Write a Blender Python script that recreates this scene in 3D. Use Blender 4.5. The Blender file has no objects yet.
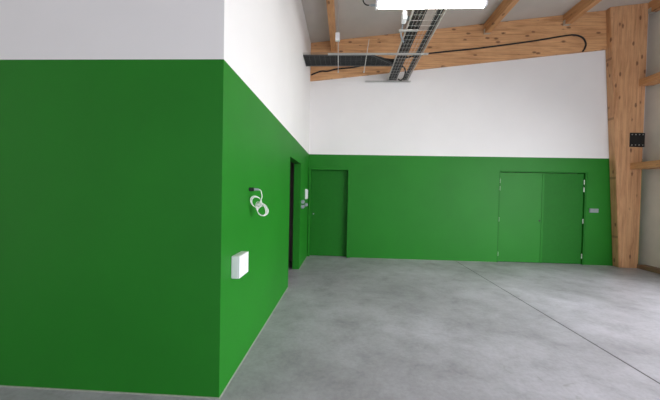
import bpy, bmesh, math, random
from mathutils import Vector, Matrix
random.seed(7)
COL = bpy.context.scene.collection
D = 4.941            # back wall plane (room side), metres from the near wall corner
GREEN_TOP = 2.40

# ------------------------------------------------------------------ materials
def srgb(r, g, b):
    f = lambda c: (c/255/12.92) if c/255 <= .04045 else ((c/255+.055)/1.055)**2.4
    return (f(r), f(g), f(b), 1)

class NT:
    def __init__(s, name):
        s.m = bpy.data.materials.new(name); s.m.use_nodes = True
        s.t = s.m.node_tree; s.n = s.t.nodes
        s.b = s.n['Principled BSDF']
    def node(s, typ, **kw):
        n = s.n.new(typ)
        for k, v in kw.items():
            if k in n.inputs: n.inputs[k].default_value = v
            else: setattr(n, k, v)
        return n
    def link(s, a, b): s.t.links.new(a, b)
    def coords(s, scale=(1, 1, 1), rot=(0, 0, 0)):
        c = s.node('ShaderNodeTexCoord'); mp = s.node('ShaderNodeMapping')
        mp.inputs['Scale'].default_value = scale; mp.inputs['Rotation'].default_value = rot
        s.link(c.outputs['Object'], mp.inputs['Vector']); return mp.outputs['Vector']
    def noise(s, vec, scale, detail=4, rough=.55, dist=0):
        n = s.node('ShaderNodeTexNoise', Scale=scale, Detail=detail, Roughness=rough, Distortion=dist)
        s.link(vec, n.inputs['Vector']); return n.outputs['Fac']
    def ramp(s, fac, stops):
        r = s.node('ShaderNodeValToRGB'); e = r.color_ramp.elements
        while len(e) < len(stops): e.new(.5)
        for i, (p, c) in enumerate(stops): e[i].position = p; e[i].color = c
        s.link(fac, r.inputs['Fac']); return r.outputs['Color']
    def mix(s, fac, a, b, mode='MIX'):
        m = s.node('ShaderNodeMix', data_type='RGBA', blend_type=mode)
        for sock, v in ((m.inputs[0], fac), (m.inputs[6], a), (m.inputs[7], b)):
            if isinstance(v, (int, float, tuple)): sock.default_value = v
            else: s.link(v, sock)
        return m.outputs[2]
    def math(s, op, a, b=None):
        m = s.node('ShaderNodeMath', operation=op)
        for sock, v in ((m.inputs[0], a), (m.inputs[1], b)):
            if v is None: continue
            if isinstance(v, (int, float)): sock.default_value = v
            else: s.link(v, sock)
        return m.outputs[0]
    def bump(s, h, strength, dist=.002):
        b = s.node('ShaderNodeBump', Strength=strength, Distance=dist)
        s.link(h, b.inputs['Height']); s.link(b.outputs['Normal'], s.b.inputs['Normal'])
    def base(s, c):
        if isinstance(c, tuple): s.b.inputs['Base Color'].default_value = c
        else: s.link(c, s.b.inputs['Base Color'])
    def set(s, **kw):
        for k, v in kw.items(): s.b.inputs[k.replace('_', ' ')].default_value = v
        return s.m

def simple(name, c, rough=.5, metal=0, var=.06, vscale=14):
    t = NT(name); v = t.coords(); n = t.noise(v, vscale)
    d = tuple(x*(1-var*2) for x in c[:3])+(1,); l = tuple(min(1, x*(1+var)) for x in c[:3])+(1,)
    t.base(t.ramp(n, [(.3, d), (.7, l)]))
    return t.set(Roughness=rough, Metallic=metal)

GREEN = srgb(27, 120, 25); WHITE = srgb(238, 235, 233)
def paint_green(name='green_paint'):
    t = NT(name); v = t.coords()
    n = t.noise(v, 1.3, 3)
    t.base(t.ramp(n, [(.3, tuple(x*.93 for x in GREEN[:3])+(1,)), (.7, tuple(x*1.05 for x in GREEN[:3])+(1,))]))
    t.bump(t.noise(v, 160, 2), .12)
    return t.set(Roughness=.55, Specular_IOR_Level=.3)
def paint_twotone():
    t = NT('green_dado_and_white_paint'); v = t.coords()
    sep = t.node('ShaderNodeSeparateXYZ'); t.link(v, sep.inputs[0])
    n = t.noise(v, 1.3, 3)
    g = t.ramp(n, [(.3, tuple(x*.93 for x in GREEN[:3])+(1,)), (.7, tuple(x*1.05 for x in GREEN[:3])+(1,))])
    w = t.ramp(n, [(.3, tuple(x*.97 for x in WHITE[:3])+(1,)), (.7, WHITE)])
    hi = t.math('GREATER_THAN', sep.outputs['Z'], GREEN_TOP)
    t.base(t.mix(hi, g, w))
    t.bump(t.noise(v, 160, 2), .12)
    r = t.math('MULTIPLY_ADD', hi, .25); t.n[-1].inputs[2].default_value = .55
    t.link(r, t.b.inputs['Roughness'])
    t.set(Specular_IOR_Level=.3)
    return t.m
def concrete():
    t = NT('polished_concrete'); v = t.coords()
    big = t.noise(v, .6, 4, .55, .25); mid = t.noise(v, 2.6, 7, .68, .25); fine = t.noise(v, 26, 5, .7)
    c = t.ramp(big, [(.30, srgb(122, 123, 124)), (.5, srgb(138, 139, 141)), (.70, srgb(152, 153, 156))])
    c = t.mix(.75, c, t.ramp(mid, [(.26, srgb(140, 141, 140)), (.44, srgb(184, 184, 184)), (.62, srgb(206, 206, 207))]), 'MULTIPLY')
    c = t.mix(.35, c, t.ramp(fine, [(.3, (.55, .55, .55, 1)), (.6, (1, 1, 1, 1))]), 'MULTIPLY')
    # small dark trowel stains
    st = t.noise(t.coords((1, 1.7, 1), (0, 0, .5)), 3.6, 4, .6, 1.2)
    c = t.mix(t.math('MULTIPLY', t.ramp(st, [(.64, (0, 0, 0, 1)), (.72, (1, 1, 1, 1))]), .5), c, srgb(88, 90, 86))
    c = t.mix(1., c, (2.40, 2.30, 2.44, 1), 'MULTIPLY')
    # the saw-cut control joint
    sep = t.node('ShaderNodeSeparateXYZ'); t.link(v, sep.inputs[0])
    dist = t.math('ABSOLUTE', t.math('SUBTRACT', sep.outputs['X'], 3.44))
    j = t.math('LESS_THAN', dist, .008)
    c = t.mix(j, c, srgb(60, 60, 60))
    t.base(c)
    t.link(t.ramp(mid, [(.3, (.52, .52, .52, 1)), (.7, (.36, .36, .36, 1))]), t.b.inputs['Roughness'])
    t.bump(t.math('ADD', t.math('MULTIPLY', mid, .6), t.math('MULTIPLY', fine, .15)), .12, .01)
    return t.m
def wood(name, axis, light=(203, 152, 108), dark=(150, 100, 62), knots=True, lam=None):
    """glulam / sawn spruce; axis = grain direction, lam = axis across which the lamellae stack"""
    t = NT(name)
    sc = [9, 9, 9]; sc[axis] = .7
    v = t.coords(tuple(sc)); g = t.noise(v, 2.2, 6, .65, .6)
    c = t.ramp(g, [(.28, srgb(*dark)), (.5, srgb(*[(a+b)/2+10 for a, b in zip(light, dark)])), (.68, srgb(*light))])
    pl = t.noise(t.coords(), 1.7, 3)
    c = t.mix(.5, c, t.ramp(pl, [(.3, (.72, .66, .6, 1)), (.7, (1, 1, 1, 1))]), 'MULTIPLY')
    if lam is not None:
        co = t.coords(); sep = t.node('ShaderNodeSeparateXYZ'); t.link(co, sep.inputs[0])
        f = t.math('FRACT', t.math('MULTIPLY', sep.outputs[lam], 1/.045*.5))
        ln = t.math('LESS_THAN', f, .04)
        c = t.mix(t.math('MULTIPLY', ln, .45), c, srgb(95, 60, 36))
    if knots:
        ks = [7, 7, 7]; ks[axis] = 3.2
        kv = t.coords(tuple(ks))
        vo = t.node('ShaderNodeTexVoronoi', Scale=1.0, Randomness=1.0); t.link(kv, vo.inputs['Vector'])
        dn = t.math('ADD', vo.outputs['Distance'], t.math('MULTIPLY', t.noise(t.coords(), 30, 2), .12))
        k = t.ramp(dn, [(.17, (1, 1, 1, 1)), (.26, (0, 0, 0, 1))])
        c = t.mix(t.math('MULTIPLY', k, .75), c, srgb(92, 52, 30))
    t.base(c); t.bump(g, .15)
    return t.set(Roughness=.6)

M_WALL = paint_twotone(); M_GREEN = paint_green()
M_DARKGREEN = simple('green_door_shaded', srgb(23, 108, 23), .6, 0, .03); M_DARKGREEN.node_tree.nodes['Principled BSDF'].inputs['Specular IOR Level'].default_value = .25  # darker copy of the wall green, shade on the doors put into colour
M_FLOOR = concrete()
M_CEIL = simple('grey_white_roof_panel', srgb(200, 194, 186), .8, 0, .03, 2)
M_BEAM = wood('glulam_along_x', 0, light=(234, 184, 132), dark=(184, 130, 84), lam=2)
M_COLUMN = wood('glulam_upright', 2, light=(226, 178, 132), dark=(178, 126, 84), lam=0)
M_PURLIN = wood('spruce_along_y', 1, light=(222, 170, 118), dark=(178, 124, 78))
M_SILL = wood('weathered_sill_timber', 1, light=(150, 125, 98), dark=(105, 82, 62), knots=False)
M_RIGHT = simple('grey_lining_board', srgb(226, 220, 208), .8, 0, .03, 3)
M_WHITEP = simple('white_plastic', srgb(236, 236, 238), .4, 0, .02)
M_GREYP = simple('grey_plastic', srgb(150, 158, 164), .45, 0, .04)
M_DARKP = simple('dark_rubber', srgb(40, 42, 42), .6, 0, .05)
M_GALV = simple('galvanised_steel', srgb(198, 198, 194), .38, .55, .05, 40)
M_DIM = simple('dull_galvanised_wire', srgb(120, 120, 118), .5, .5, .05, 40)
M_ZINC = simple('bright_zinc_wire', srgb(210, 208, 202), .4, .35, .04, 40)
M_BLACKC = simple('black_cable_sheath', srgb(17, 17, 19), .55, 0, .05)
M_WHITEC = simple('white_cable_sheath', srgb(228, 228, 224), .45, 0, .03)
M_BLACKS = simple('black_steel', srgb(24, 24, 28), .4, .2, .05)
M_STEEL = simple('pale_hinge_steel', srgb(214, 226, 208), .35, .3, .03)
M_LINE = simple('pale_sealant', srgb(160, 168, 152), .7, 0, .08, 30)
M_SOLE = simple('dark_room_plaster', srgb(150, 126, 132), .8, 0, .05, 3)
t = NT('lit_diffuser'); t.base((.95, .95, .93, 1)); t.b.inputs['Emission Color'].default_value = (1, .955, .89, 1)
t.b.inputs['Emission Strength'].default_value = 22.0; M_LAMP = t.m

# ------------------------------------------------------------------ mesh helpers
class MB:
    def __init__(s): s.bm = bmesh.new()
    def box(s, x0, x1, y0, y1, z0, z1, bevel=0):
        r = bmesh.ops.create_cube(s.bm, size=1, matrix=Matrix.Translation(((x0+x1)/2, (y0+y1)/2, (z0+z1)/2)) @ Matrix.Diagonal((x1-x0, y1-y0, z1-z0, 1)))
        if bevel:
            es = list({e for v in r['verts'] for e in v.link_edges})
            bmesh.ops.bevel(s.bm, geom=es, offset=bevel, segments=2, affect='EDGES', profile=.6)
        return s
    def hexa(s, c, bevel=0):
        """8 corners: bottom 4 counter-clockwise then top 4"""
        v = [s.bm.verts.new(p) for p in c]
        fs = [s.bm.faces.new([v[i] for i in q]) for q in ((3, 2, 1, 0), (4, 5, 6, 7), (0, 1, 5, 4), (1, 2, 6, 5), (2, 3, 7, 6), (3, 0, 4, 7))]
        if bevel:
            es = list({e for f in fs for e in f.edges})
            bmesh.ops.bevel(s.bm, geom=es, offset=bevel, segments=2, affect='EDGES')
        return s
    def cyl(s, a, b, r, n=14, r2=None):
        a, b = Vector(a), Vector(b); d = b-a
        q = d.to_track_quat('Z', 'Y').to_matrix().to_4x4()
        bmesh.ops.create_cone(s.bm, cap_ends=True, segments=n, radius1=r, radius2=r if r2 is None else r2, depth=d.length,
                              matrix=Matrix.Translation((a+b)/2) @ q)
        return s
    def tube(s, pts, r, n=8, closed=False):
        P = [Vector(p) for p in pts]; N = len(P); rings = []
        nrm = None
        for i in range(N):
            if closed: tg = (P[(i+1) % N]-P[i-1]).normalized()
            else: tg = (P[min(i+1, N-1)]-P[max(i-1, 0)]).normalized()
            if nrm is None:
                nrm = tg.orthogonal().normalized()
            nrm = (nrm - tg*nrm.dot(tg)).normalized(); bi = tg.cross(nrm)
            rings.append([s.bm.verts.new(P[i]+(nrm*math.cos(2*math.pi*k/n)+bi*math.sin(2*math.pi*k/n))*r) for k in range(n)])
        for i in range(N if closed else N-1):
            A, B = rings[i], rings[(i+1) % N]
            for k in range(n): s.bm.faces.new((A[k], A[(k+1) % n], B[(k+1) % n], B[k]))
        if not closed:
            s.bm.faces.new(rings[0][::-1]); s.bm.faces.new(rings[-1])
        return s
    def build(s, name, mat, parent=None, smooth=False):
        bmesh.ops.recalc_face_normals(s.bm, faces=s.bm.faces)
        me = bpy.data.meshes.new(name); s.bm.to_mesh(me); s.bm.free()
        if smooth:
            for p in me.polygons: p.use_smooth = True
        me.materials.append(mat)
        o = bpy.data.objects.new(name, me); COL.objects.link(o)
        if parent is not None:
            o.parent = parent; o.matrix_parent_inverse = Matrix.Translation(-parent.location)
        return o

def spline(pts, n=8):
    """Catmull-Rom through the points"""
    P = [Vector(p) for p in pts]; P = [P[0]*2-P[1]]+P+[P[-1]*2-P[-2]]; out = []
    for i in range(1, len(P)-2):
        a, b, c, d = P[i-1:i+3]
        for k in range(n):
            u = k/n
            out.append(.5*((2*b)+(c-a)*u+(2*a-5*b+4*c-d)*u*u+(3*b-a-3*c+d)*u**3))
    out.append(P[-2]); return out

def tag(o, label, cat, group=None):
    o['label'] = label; o['category'] = cat
    if group: o['group'] = group
    return o
def struct(o): o['kind'] = 'structure'; return o
def empty(name, loc, label, cat, group=None):
    o = bpy.data.objects.new(name, None); COL.objects.link(o); o.location = loc; o.empty_display_size = .1
    return tag(o, label, cat, group)

def wall_mesh(axis, u0, u1, v0, v1, front, back, holes):
    """solid wall with rectangular through-holes. axis 'x': wall lies along X (u=x) with faces at y=front/back; 'y': along Y"""
    us = sorted({u0, u1, *[h[0] for h in holes], *[h[1] for h in holes]}); vs = sorted({v0, v1, *[h[2] for h in holes], *[h[3] for h in holes]})
    us = [u for u in us if u0 <= u <= u1]; vs = [v for v in vs if v0 <= v <= v1]
    solid = lambda i, j: 0 <= i < len(us)-1 and 0 <= j < len(vs)-1 and not any(h[0] <= (us[i]+us[i+1])/2 <= h[1] and h[2] <= (vs[j]+vs[j+1])/2 <= h[3] for h in holes)
    mb = MB(); cache = {}
    def V(u, w, v):
        k = (u, w, v)
        if k not in cache: cache[k] = mb.bm.verts.new((u, w, v) if axis == 'x' else (w, u, v))
        return cache[k]
    for i in range(len(us)-1):
        for j in range(len(vs)-1):
            if not solid(i, j): continue
            a, b, c, d = us[i], us[i+1], vs[j], vs[j+1]
            for w in (front, back): mb.bm.faces.new([V(a, w, c), V(b, w, c), V(b, w, d), V(a, w, d)])
            for (ni, nj, e) in ((i-1, j, ((a, c), (a, d))), (i+1, j, ((b, c), (b, d))), (i, j-1, ((a, c), (b, c))), (i, j+1, ((a, d), (b, d)))):
                if not solid(ni, nj):
                    (p, q), (r, t_) = e
                    mb.bm.faces.new([V(p, front, q), V(r, front, t_), V(r, back, t_), V(p, back, q)])
    return mb

# ------------------------------------------------------------------ the hall
ceil_z = lambda x: 4.96+.105*x
X0, XR, YF = -4.5, 7.44, -9.0      # far left side wall, right wall, end wall behind the camera
struct(MB().box(X0-.3, XR+.6, YF-.3, D+.4, -.2, 0).build('floor', M_FLOOR))
def roofslab():
    xa, xb, ya, yb = X0-.3, XR+.6, YF-.3, D+.4
    c = [(xa, ya, ceil_z(xa)), (xb, ya, ceil_z(xb)), (xb, yb, ceil_z(xb)), (xa, yb, ceil_z(xa))]
    return MB().hexa(c+[(x, y, z+.2) for x, y, z in c])
struct(roofslab().build('ceiling', M_CEIL))
DOOR_L = (.052, .925, -.01, 2.04); DOOR_R = (4.355, 6.28, -.01, 2.095); DOORWAY = (2.586, 3.70, -.01, 2.05)
struct(wall_mesh('x', .0, XR, 0, 5.9, D, D+.3, [DOOR_L, DOOR_R]).build('wall_back', M_WALL))
struct(wall_mesh('y', 0, D+.3, 0, 5.2, 0, -.13, [DOORWAY]).build('wall_left', M_WALL))
struct(wall_mesh('x', X0, -.13, 0, 5.2, 0, .13, []).build('wall_front', M_WALL))
struct(wall_mesh('y', YF, .13, 0, 5.2, X0, X0-.2, []).build('wall_side', M_RIGHT))
OPEN_R = (-4.4, 1.6, -.01, 2.9)
struct(wall_mesh('y', YF, D, 0, 6.0, XR, XR+.2, [OPEN_R]).build('wall_right', M_RIGHT))
OPEN_B = (-2.5, 5.5, -.01, 3.8)
struct(wall_mesh('x', X0, XR, 0, 5.9, YF, YF-.2, [OPEN_B]).build('wall_rear', M_RIGHT))
struct(MB().box(0, XR, D+.3, D+.34, 0, 3).build('light_leak_backing', M_RIGHT))  # added slab behind the doors, stops sky light leaking through the gaps
# dark room behind the doorway
struct(wall_mesh('x', -2.6, -.13, 0, 2.7, 4.30, 4.42, []).build('wall_inner_back', M_SOLE))
struct(wall_mesh('y', 1.5, 4.42, 0, 2.7, -2.6, -2.72, []).build('wall_inner_left', M_SOLE))
struct(wall_mesh('x', -2.6, -.13, 0, 2.7, 1.5, 1.38, []).build('wall_inner_front', M_SOLE))
struct(MB().box(-2.72, -.13, 1.38, 4.42, 2.7, 2.8).build('ceiling_inner', M_SOLE))
# pale unpainted line where the paint stops at the slab
struct(MB().box(X0, .006, -.006, 0, 0, .008).build('trim_1', M_LINE))
struct(MB().box(0, .006, 0, DOORWAY[0], 0, .007).box(0, .006, DOORWAY[1], D, 0, .007).build('trim_2', M_LINE))
struct(MB().box(1.01, 4.355, D-.006, D, 0, .004).box(6.28, 6.80, D-.006, D, 0, .004).build('trim_3', M_LINE))

# ------------------------------------------------------------------ doors
# single door beside the left corner: frame + leaf set back
mb = MB(); fy0, fy1 = D-.024, D+.16
mb.box(.012, .055, fy0, fy1, 0, 2.115, .004); mb.box(.927, 1.005, fy0, fy1, 0, 2.115, .004); mb.box(.055, .927, fy0, fy1, 2.042, 2.115, .004)
d1 = struct(mb.build('door_1', M_GREEN)); d1['label'] = 'green single door in the back wall beside the left corner'
leaf = MB().box(.058, .922, D+.080, D+.120, .008, 2.036, .003).build('door_leaf', M_DARKGREEN, d1)
h = MB(); h.cyl((.125, D+.080, 1.00), (.125, D+.072, 1.00), .016, 20); h.box(.119, .131, D+.069, D+.073, .992, 1.008)
h.build('lock_rosette', M_GREYP, leaf)
for z in (.25, 1.05, 1.85):
    MB().cyl((.915, D+.074, z-.045), (.915, D+.074, z+.045), .008, 12).build('hinge', M_GREEN, leaf)

# double door at right
mb = MB(); y0, y1 = D+.004, D+.1
mb.box(4.350, 4.382, y0, y1, 0, 2.098, .002); mb.box(6.240, 6.285, y0, y1, 0, 2.098, .002); mb.box(4.382, 6.240, y0, y1, 2.064, 2.098, .002)
d2 = struct(mb.build('door_2', M_DARKGREEN)); d2['label'] = 'wide green double door in the back wall near the timber column'
mid = 5.345
l1 = MB().box(4.386, mid-.003, D+.040, D+.080, .010, 2.054, .003).build('door_leaf', M_GREEN, d2)
l2 = MB().box(mid+.003, 6.236, D+.040, D+.080, .010, 2.054, .003).build('door_leaf', M_DARKGREEN, d2)  # light falling off to the right is put into this leaf's darker green
MB().box(mid-.012, mid+.03, D+.032, D+.042, .010, 2.054, .002).build('astragal', M_GREEN, l1)
k = MB(); k.cyl((mid-.05, D+.040, .97), (mid-.05, D+.034, .97), .020, 20); k.box(mid-.055, mid-.045, D+.031, D+.036, .955, .985)
k.build('keyhole', M_DARKP, l1)
for lf, x in ((l1, 4.386), (l2, 6.236)):
    for z in (1.86, 1.69, .98, .19):
        hb = MB(); hb.cyl((x, D+.028, z-.048), (x, D+.028, z+.048), .0115, 12); hb.cyl((x, D+.028, z+.048), (x, D+.028, z+.056), .008, 10)
        hb.build('hinge', M_STEEL, lf)['label'] = 'bright steel hinge'

# ------------------------------------------------------------------ timber frame
beam_bot = lambda x: 4.088+.108*x
BF = D-.05
mb = MB(); xa, xb = .0, 6.62
mb.hexa([(xa, BF, beam_bot(xa)), (xb, BF, beam_bot(xb)), (xb, D-.001, beam_bot(xb)), (xa, D-.001, beam_bot(xa)),
         (xa, BF, ceil_z(xa)), (xb, BF, ceil_z(xb)), (xb, D-.001, ceil_z(xb)), (xa, D-.001, ceil_z(xa))], .004)
tag(mb.build('roof_beam', M_BEAM), 'deep knotty glulam rafter along the top of the white back wall', 'beam')

CF = 4.775                      # column front face
cl = lambda z: 6.888-.0695*z    # tapering left edge
CR = 7.285
ztl, ztr = ceil_z(cl(5.64)), ceil_z(CR)
mb = MB()
mb.hexa([(cl(0), CF, 0), (CR, CF, 0), (CR, D-.001, 0), (cl(0), D-.001, 0), (cl(ztl), CF, ztl), (CR, CF, ztr), (CR, D-.001, ztr), (cl(ztl), D-.001, ztl)], .008)
tag(mb.build('timber_column', M_COLUMN), 'tall tapering glulam column in the right corner of the hall', 'column')

plabels = ['roof purlin nearest the left white wall, above the little white box', 'roof purlin half hidden behind the overhead cable tray',
           'roof purlin just right of the bright strip light', 'roof purlin meeting the rafter where the black cable hooks down',
           'roof purlin at the eaves, above the right end of the column']
for lab, xc in zip(plabels, (.53, 2.23, 3.95, 5.66, 7.33)):
    xa, xb = xc-.06, xc+.06
    zb = ceil_z(xc)-.245
    yb = BF-.001 if xc < 7 else CF-.001
    mb = MB(); mb.hexa([(xa, YF+.1, zb), (xb, YF+.1, zb), (xb, yb, zb), (xa, yb, zb), (xa, YF+.1, ceil_z(xa)), (xb, YF+.1, ceil_z(xb)), (xb, yb, ceil_z(xb)), (xa, yb, ceil_z(xa))], .004)
    root = empty('roof_purlin', (xc, yb, zb), lab, 'purlin', 'roof purlins')
    mb.build('joist', M_PURLIN, root)
    hg = MB()   # folded steel shoe carrying the end
    hg.box(xa-.003, xa, yb-.07, yb, zb-.003, zb+.10); hg.box(xb, xb+.003, yb-.07, yb, zb-.003, zb+.10); hg.box(xa-.003, xb+.003, yb-.07, yb, zb-.004, zb-.001)
    hg.build('joist_hanger', M_PURLIN if xc < 3 else M_GALV, root)

# side rails on the right wall
for z0, z1, x0, lab in ((2.155, 2.285, 7.035, 'lower horizontal timber rail on the right wall, below the black steel plate'),
                        (3.955, 4.085, 7.15, 'upper horizontal timber rail on the right wall, high above the black plate')):
    root = empty('wall_rail', (x0+.1, CF, z0), lab, 'rail', 'timber rails on the right wall')
    MB().box(x0, XR-.001, 3.40, CF-.004, z0, z1, .005).build('rail_timber', M_PURLIN, root)
    b = MB(); b.box(x0-.004, x0-.001, CF-.10, CF-.001, z0-.004, z1); b.box(x0-.004, x0+.18, CF-.10, CF-.001, z0-.006, z0-.001)
    b.build('rail_bracket', M_PURLIN, root)
struct(MB().box(7.25, XR-.001, 3.35, CF-.003, 0, .085, .006).build('baseboard_right', M_SILL))

# black steel plate with bolts
root = empty('steel_plate', (7.15, CF, 2.64), 'black bolted steel plate on the right edge of the timber column', 'plate')
plate = MB().box(6.995, 7.300, CF-.014, CF-.001, 2.635, 2.940, .003).build('plate', M_BLACKS, root)
for i in range(4):
    for z in (2.675, 2.900):
        x = 7.035+i*.075
        b = MB(); b.cyl((x, CF-.014, z), (x, CF-.024, z), .009, 6); b.cyl((x, CF-.014, z), (x, CF-.017, z), .012, 16)
        b.build('bolt', M_GALV, plate)

# ------------------------------------------------------------------ cable trays
TZ = 4.10; TX0, TX1 = 1.785, 2.225; CY0, CY1 = 3.67, 4.116
TY0, TY1 = -4.0, D-.02
root = empty('cable_tray', ((TX0+TX1)/2, TY1, TZ), 'long wire mesh cable tray running overhead to the back wall', 'cable tray')
mb = MB(); w = .0014
for i in range(9):
    x = TX0+(TX1-TX0)*i/8; mb.box(x-w, x+w, TY0, TY1, TZ-w, TZ+w)
y = TY1-.02
while y > TY0:
    mb.box(TX0, TX1, y-w, y+w, TZ-3*w, TZ-w)
    for x in (TX0-w, TX1+w): mb.box(x-w, x+w, y-w, y+w, TZ-2*w, TZ+.055)
    y -= .14
mb.build('wire_mesh', M_ZINC, root)
for x in (TX0-.006, TX1+.006):
    MB().box(x-.005, x+.004, TY0, TY1, TZ-.006, TZ+.050, .0015).build('side_rail', M_ZINC, root)

root = empty('cable_tray', (0.8, CY0, TZ), 'short dark wire mesh tray joining the long overhead tray from the left wall', 'cable tray')
mb = MB(); ex = lambda yy: TX0-.012 if yy > 4.05 else 1.33+(yy-CY0)*(TX0-.012-1.33)/(4.05-CY0)   # mitred end
for i in range(10):
    yy = CY0+(CY1-CY0)*i/9; mb.box(.004, ex(yy), yy-.0012, yy+.0012, TZ-.002, TZ+.001)
x = .02
while x < TX0-.03:
    ya = CY0 if x < 1.33 else CY0+(x-1.33)/(TX0-.012-1.33)*(4.05-CY0)
    mb.box(x-.0014, x+.0014, ya, CY1, TZ-.0045, TZ-.002); x += .10
mb.build('wire_mesh', M_DIM, root)
MB().hexa([(.004, CY1, TZ-.004), (TX0-.014, CY1, TZ-.004), (TX0-.014, CY1+.008, TZ-.004), (.004, CY1+.008, TZ-.004),
           (.004, CY1, TZ+.055), (TX0-.014, CY1, TZ+.055), (TX0-.014, CY1+.008, TZ+.055), (.004, CY1+.008, TZ+.055)]).build('side_rail', M_DIM, root)
sr = MB(); pth = [(.004, CY0-.004, TZ+.025), (1.33, CY0-.004, TZ+.025), (TX0-.03, 4.05, TZ+.025)]
for z in (-.025, .002, .028): sr.tube([(a, b, c+z) for a, b, c in pth], .0035, 6)
sr.build('side_rail', M_DIM, root)

# black cables in the trays
R = .0145
def cable(pts, label, group, mat=M_BLACKC, r=R, name='cable', n=8):
    o = MB().tube(pts, r, n).build(name, mat, None, True); return tag(o, label, 'cable', group)
for k in range(6):
    x = 1.812+.030*k; zz = TZ+.003+R
    p = [(x+random.uniform(-.0004, .0004), y, zz) for y in [TY0+.1+i*.45 for i in range(20)] if y < 4.85]+[(x, D-.06, zz)]
    cable(spline(p, 3), 'black cable in the thick bundle along the left side of the long tray', 'black cables along the left side of the long tray')
for k in range(3):
    x = 2.128+.031*k; zz = TZ+.003+R
    p = [(x+random.uniform(-.0004, .0004), y, zz) for y in [TY0+.1+i*.45 for i in range(20)] if y < 4.85]+[(x, D-.06, zz)]
    cable(spline(p, 3), 'black cable in the narrow bundle along the right side of the long tray', 'black cables along the right side of the long tray')
for k in range(13):
    yy = CY1-.018-.0335*k; zz = TZ+.003+R
    f = k/12; xe = 1.813+.030*(k//3); xs = 1.60-.025*k
    zt = TZ+.003+R*3.1+.030*(k % 3)
    p = [(.008, yy, zz), (.4, yy+random.uniform(-.004, .004), zz), (.8, yy, zz), (xs-.22, yy, zz), (xs, yy+.003, zz), (xs+.13+.07*f, yy+.03+.08*f, zz+.008),
         (1.76-.08*f, yy+.07+.19*f, (zz+zt)/2+.006), (xe-.005-.05*f, yy+.16+.27*f, zt), (xe, 4.60, zt), (xe, 4.87, zt)]
    cable(spline(p, 6), 'black cable filling the short tray and curving into the long one', 'black cables in the short tray by the left wall')
# a slack loop at the wall end of the long tray
cable(spline([(1.80, 4.30, TZ+.09), (1.95, 4.32, TZ+.10), (2.08, 4.42, TZ+.06), (2.10, 4.62, TZ-.02), (2.06, 4.80, TZ-.03), (2.02, D-.05, TZ+.03)], 7),
      'slack black cable looping across the wall end of the long tray', None)

# strut channels carrying the trays
def channel(x0, x1, y, z, label, h=.041):
    b = MB(); b.box(x0, x1, y-.02, y+.02, z-.003, z); b.box(x0, x1, y-.02, y-.017, z-h, z); b.box(x0, x1, y+.017, y+.02, z-h, z)
    b.box(x0, x1, y-.017, y-.010, z-h, z-h+.003); b.box(x0, x1, y+.010, y+.017, z-h, z-h+.003)
    return tag(b.build('strut_channel', M_GALV), label, 'bracket', 'steel struts under the trays')
channel(.49, 2.33, 3.545, TZ-.012, 'pale steel strut crossing under the long tray in front of the short one', .024)
channel(1.27, 2.30, D-.05, TZ-.012, 'low steel strut against the white wall under the end of the long tray', .022)
channel(1.66, 1.96, 2.76, TZ-.012, 'very short steel strut under the left half of the long tray near the strip light', .018)

# hanging rods
root = empty('hanging_rod', (.68, 3.51, 3.73), 'threaded rod with a small white box hanging left of the long tray', 'rod', 'threaded hanging rods')
MB().cyl((.66, 3.515, ceil_z(.66)), (.69, 3.515, 3.72), .0075, 10).build('rod', M_GALV, root)
MB().box(.625, .705, 3.475, 3.545, 4.30, 4.44, .008).build('sensor_box', M_WHITEP, root)['label'] = 'small white plastic box'
MB().cyl((.69, 3.515, 3.725), (.69, 3.515, 3.75), .014, 6).build('nut', M_GALV, root)
root = empty('hanging_rod', (1.165, 3.51, 3.73), 'tilted threaded rod crossing the short tray without a box', 'rod', 'threaded hanging rods')
MB().cyl((1.243, 3.515, 4.33), (1.160, 3.515, 3.72), .0065, 10).build('rod', M_GALV, root)
MB().cyl((1.160, 3.515, 3.725), (1.163, 3.515, 3.75), .013, 6).build('nut', M_GALV, root)

# black cable pinned along the rafter, hooking down at its end
zb = lambda x, o: beam_bot(x)+o
yc = BF-.012
pts = [(.02, yc, zb(.02, .13)), (.25, yc, zb(.25, .19)), (.40, yc-.01, zb(.4, .17)), (.60, yc, zb(.6, .20)), (1.0, yc, zb(1, .20)), (1.45, yc, zb(1.45, .25)), (1.9, yc, zb(1.9, .27)), (2.3, yc, zb(2.3, .30)),
       (2.6, yc, zb(2.6, .325)), (3.2, yc, zb(3.2, .325)), (3.7, yc, zb(3.7, .32)), (4.3, yc, zb(4.3, .33)), (5.0, yc, zb(5, .35)), (5.6, yc, zb(5.6, .385)), (5.85, yc, zb(5.85, .38)), (6.02, yc, zb(6.02, .30)), (6.09, yc, zb(6.09, .17)), (6.07, yc, zb(6.07, .06)), (6.03, yc, zb(6.03, .0))]
cable(spline(pts, 6), 'single long black cable pinned along the wooden rafter, its right end hooked down', None, r=.0165)

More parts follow.
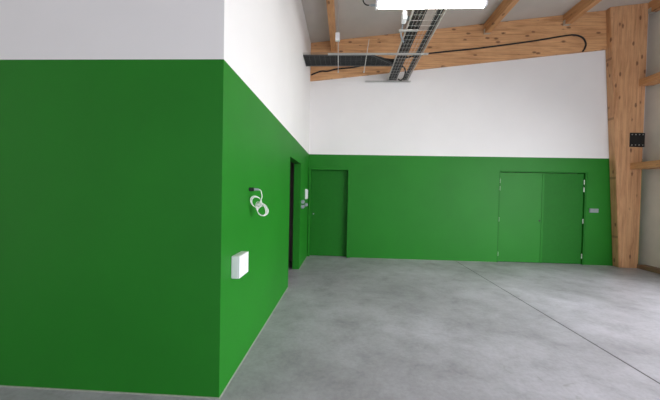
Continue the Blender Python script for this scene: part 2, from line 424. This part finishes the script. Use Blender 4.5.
# ------------------------------------------------------------------ strip light
LX0, LX1, LZ = 1.215, 2.665, 4.012
def strip_light(LY, label):
    root = empty('ceiling_light', ((LX0+LX1)/2, LY, LZ+.05), label, 'light')
    MB().box(LX0+.005, LX1-.005, LY-.045, LY+.045, LZ+.031, LZ+.045, .003).build('housing', M_WHITEP, root)
    b = MB(); b.hexa([(LX0+.03, LY-.036, LZ-.036), (LX1-.03, LY-.036, LZ-.036), (LX1-.03, LY+.036, LZ-.036), (LX0+.03, LY+.036, LZ-.036),
                      (LX0+.03, LY-.052, LZ+.030), (LX1-.03, LY-.052, LZ+.030), (LX1-.03, LY+.052, LZ+.030), (LX0+.03, LY+.052, LZ+.030)], .018)
    b.build('diffuser', M_LAMP, root)
    for x in (LX0, LX1-.03): MB().box(x, x+.03, LY-.05, LY+.05, LZ-.036, LZ+.040, .010).build('end_cap', M_WHITEP, root)
    for x in (1.80, 2.18):
        MB().box(x-.012, x+.012, LY-.012, LY+.012, LZ+.045, TZ-.009).build('hanger', M_GALV, root)
    b = MB(); b.cyl((LX0, LY, LZ+.005), (LX0-.06, LY, LZ+.005), .014, 12); b.cyl((LX0-.06, LY, LZ+.005), (LX0-.085, LY, LZ+.005), .009, 12)
    b.build('cable_gland', M_GREYP, root)
    pw = MB(); pw.tube(spline([(LX0-.08, LY, LZ+.006), (LX0-.12, LY, LZ+.012), (LX0-.155, LY, LZ+.045), (LX0-.16, LY, LZ+.12), (LX0-.10, LY, LZ+.35), (LX0-.02, LY, ceil_z(LX0))], 8), .008, 8)
    pw.build('power_cord', M_BLACKC, root, True)
strip_light(2.02, 'long bright white strip light hung across under the overhead tray')

# white junction box at the left rail of the tray, just beyond the light
root = empty('junction_box', (1.70, 2.62, TZ), 'white junction box on the left rail of the long tray beside the strip light', 'junction box')
MB().box(1.665, 1.728, 2.46, 2.60, TZ-.01, TZ+.12, .006).build('box', M_WHITEP, root)
MB().box(1.66, 1.665, 2.468, 2.592, TZ-.002, TZ+.112, .002).build('lid', M_WHITEP, root)
b = MB(); b.cyl((1.70, 2.60, TZ+.04), (1.70, 2.64, TZ+.04), .014, 12); b.build('gland', M_GREYP, root)
cable(spline([(1.70, 2.64, TZ+.04), (1.70, 2.72, TZ+.0), (1.705, 2.85, TZ-.03), (1.75, 3.0, TZ-.03), (1.80, 3.12, TZ-.02)], 8),
      'grey cable curving from the white junction box into the long tray', None, M_GREYP, .013)
for i in range(3):
    cable(spline([(1.735, 2.50+.04*i, TZ+.05), (1.80, 2.58+.04*i, TZ+.055), (1.86, 2.75+.05*i, TZ+.05), (1.85+.02*i, 3.1, TZ+.05), (1.83+.03*i, 3.4, TZ+.05)], 7),
          'grey lead passing from the white junction box over the black cables', 'grey leads from the white junction box', M_GREYP, .012)

# ------------------------------------------------------------------ fittings on the walls
root = empty('socket_box', (0, .29, .81), 'white square surface-mounted socket box low on the near green wall', 'socket')
MB().hexa([(.001, .190, .806), (.057, .190, .806), (.057, .408, .806), (.001, .408, .806), (.001, .190, .980), (.057, .190, .980), (.057, .408, .980), (.001, .408, .980)], .004).build('back_box', M_WHITEP, root)
cover = MB().box(.057, .066, .191, .407, .807, .979, .002).build('cover_plate', M_WHITEP, root)
for yy in (.245, .350):
    MB().cyl((.066, yy, .893), (.068, yy, .893), .028, 24).build('socket_face', M_WHITEP, cover)

root = empty('cable_outlet', (0, .60, 1.50), 'small dark cable outlet sticking out of the green wall above the white coil', 'cable outlet')
b = MB(); b.cyl((.001, .60, 1.503), (.045, .60, 1.503), .017, 16); b.build('grommet', M_DARKP, root)
b = MB(); b.cyl((.045, .60, 1.503), (.085, .61, 1.503), .011, 14); b.build('conduit_tip', M_GREYP, root)

def ring(c, ru, rv, u, v, n=28):
    u, v, c = Vector(u).normalized(), Vector(v).normalized(), Vector(c)
    return [c+u*math.cos(2*math.pi*i/n)*ru+v*math.sin(2*math.pi*i/n)*rv for i in range(n)]
root = empty('cable_coil', (.06, .65, 1.3), 'coil of thin white cable hanging on the green wall', 'cable')
u = (.86, .5, 0)
b = MB(); b.tube(spline([(.085, .61, 1.503), (.103, .615, 1.49), (.112, .62, 1.44), (.100, .62, 1.40), (.092, .62, 1.375)], 6), .0045, 8); b.build('lead', M_WHITEC, root, True)
b = MB()
for i in range(3): b.tube(ring((.066+.003*i, .60, 1.392-.003*i), .050-.003*i, .055-.003*i, u, (.04*i-.30, .1, 1)), .0030, 7, True)
b.build('coil_loop', M_WHITEC, root, True)
b = MB()
for i in range(6): b.tube(ring((.100+.006*(i % 3), .63+.008*i, 1.330-.005*i), .040+.005*(i % 3), .066-.004*i, u, (-.34+.07*i, 0, 1)), .0030, 7, True)
b.build('coil_loop', M_WHITEC, root, True)
b = MB(); b.tube(ring((.088, .617, 1.368), .014, .009, (1, .3, .2), (0, .5, 1), 14), .0032, 6, True); b.build('tie', M_WHITEC, root, True)

root = empty('wall_intercom', (0, 4.42, 1.37), 'white upright wall unit between the doorway and the corner', 'intercom')
MB().box(.001, .035, 4.38, 4.46, 1.355, 1.575, .004).build('back_plate', M_WHITEP, root)
MB().box(.035, .056, 4.388, 4.452, 1.365, 1.565, .006).build('handset', M_WHITEP, root)
def switch(y, z, lab):
    r = empty('light_switch', (0, y, z), lab, 'light switch', 'grey light switches by the doorway')
    bb = MB().box(.001, .052, y-.046, y+.046, z-.036, z+.036, .005).build('back_box', M_GREYP, r)
    MB().box(.052, .060, y-.028, y+.028, z-.024, z+.024, .003).build('rocker', M_GREYP, bb)
switch(3.88, 1.312, 'grey light switch beside the doorway, upper of the stacked two')
switch(3.88, 1.215, 'grey light switch beside the doorway, lower of the stacked two')
switch(4.42, 1.235, 'grey light switch below the white wall unit')

root = empty('wall_socket', (6.43, D, 1.19), 'grey double socket on the green wall between double door and column', 'socket')
bb = MB().box(6.335, 6.525, D-.028, D-.001, 1.185, 1.275, .006).build('back_box', M_GREYP, root)
for x in (6.385, 6.475): MB().box(x-.036, x+.036, D-.036, D-.028, 1.195, 1.265, .004).build('socket_face', M_GREYP, bb)

# ------------------------------------------------------------------ daylight and lamp
w = bpy.data.worlds.new('sky'); bpy.context.scene.world = w; w.use_nodes = True
bg = w.node_tree.nodes['Background']; bg.inputs['Color'].default_value = (.80, .90, 1, 1); bg.inputs['Strength'].default_value = 1.0
def daylight(name, loc, rot, sx, sy, energy, color):
    l = bpy.data.lights.new(name, 'AREA'); l.shape = 'RECTANGLE'; l.size = sx; l.size_y = sy; l.energy = energy; l.color = color
    o = bpy.data.objects.new(name, l); COL.objects.link(o); o.location = loc; o.rotation_euler = rot; return o
daylight('daylight_right_door', (XR+1.7, -1.2, 3.2), (0, math.radians(52), math.radians(-22)), 3.6, 6.4, 1920, (.95, .97, 1))
daylight('daylight_rear_door', ((OPEN_B[0]+OPEN_B[1])/2, YF-.1, 1.9), (math.radians(90), 0, 0), 7.8, 3.6, 120, (.77, .79, 1))

# ------------------------------------------------------------------ camera (solved from the photograph's vanishing lines)
F_PX, YAW, PITCH, ROLL = 300.0, -.05017, -.01933, .02093
cam = bpy.data.cameras.new('camera'); co = bpy.data.objects.new('camera', cam); COL.objects.link(co)
cam.sensor_fit = 'HORIZONTAL'; cam.sensor_width = 36; cam.lens = F_PX/660*36; cam.clip_start = .05
fwd = Vector((math.sin(YAW)*math.cos(PITCH), math.cos(YAW)*math.cos(PITCH), math.sin(PITCH)))
right = Vector((math.cos(YAW), -math.sin(YAW), 0)); up = right.cross(fwd)
r2 = right*math.cos(ROLL)+up*math.sin(ROLL); u2 = -right*math.sin(ROLL)+up*math.cos(ROLL)
m = Matrix((r2, u2, -fwd)).transposed().to_4x4(); m.translation = (.86736, -2.07216, 1.47393)
co.matrix_world = m
sc = bpy.context.scene; sc.camera = co
sc.view_settings.view_transform = 'Standard'; sc.view_settings.look = 'None'; sc.view_settings.gamma = 1; sc.view_settings.use_curve_mapping = False
sc.view_settings.exposure = 0.10
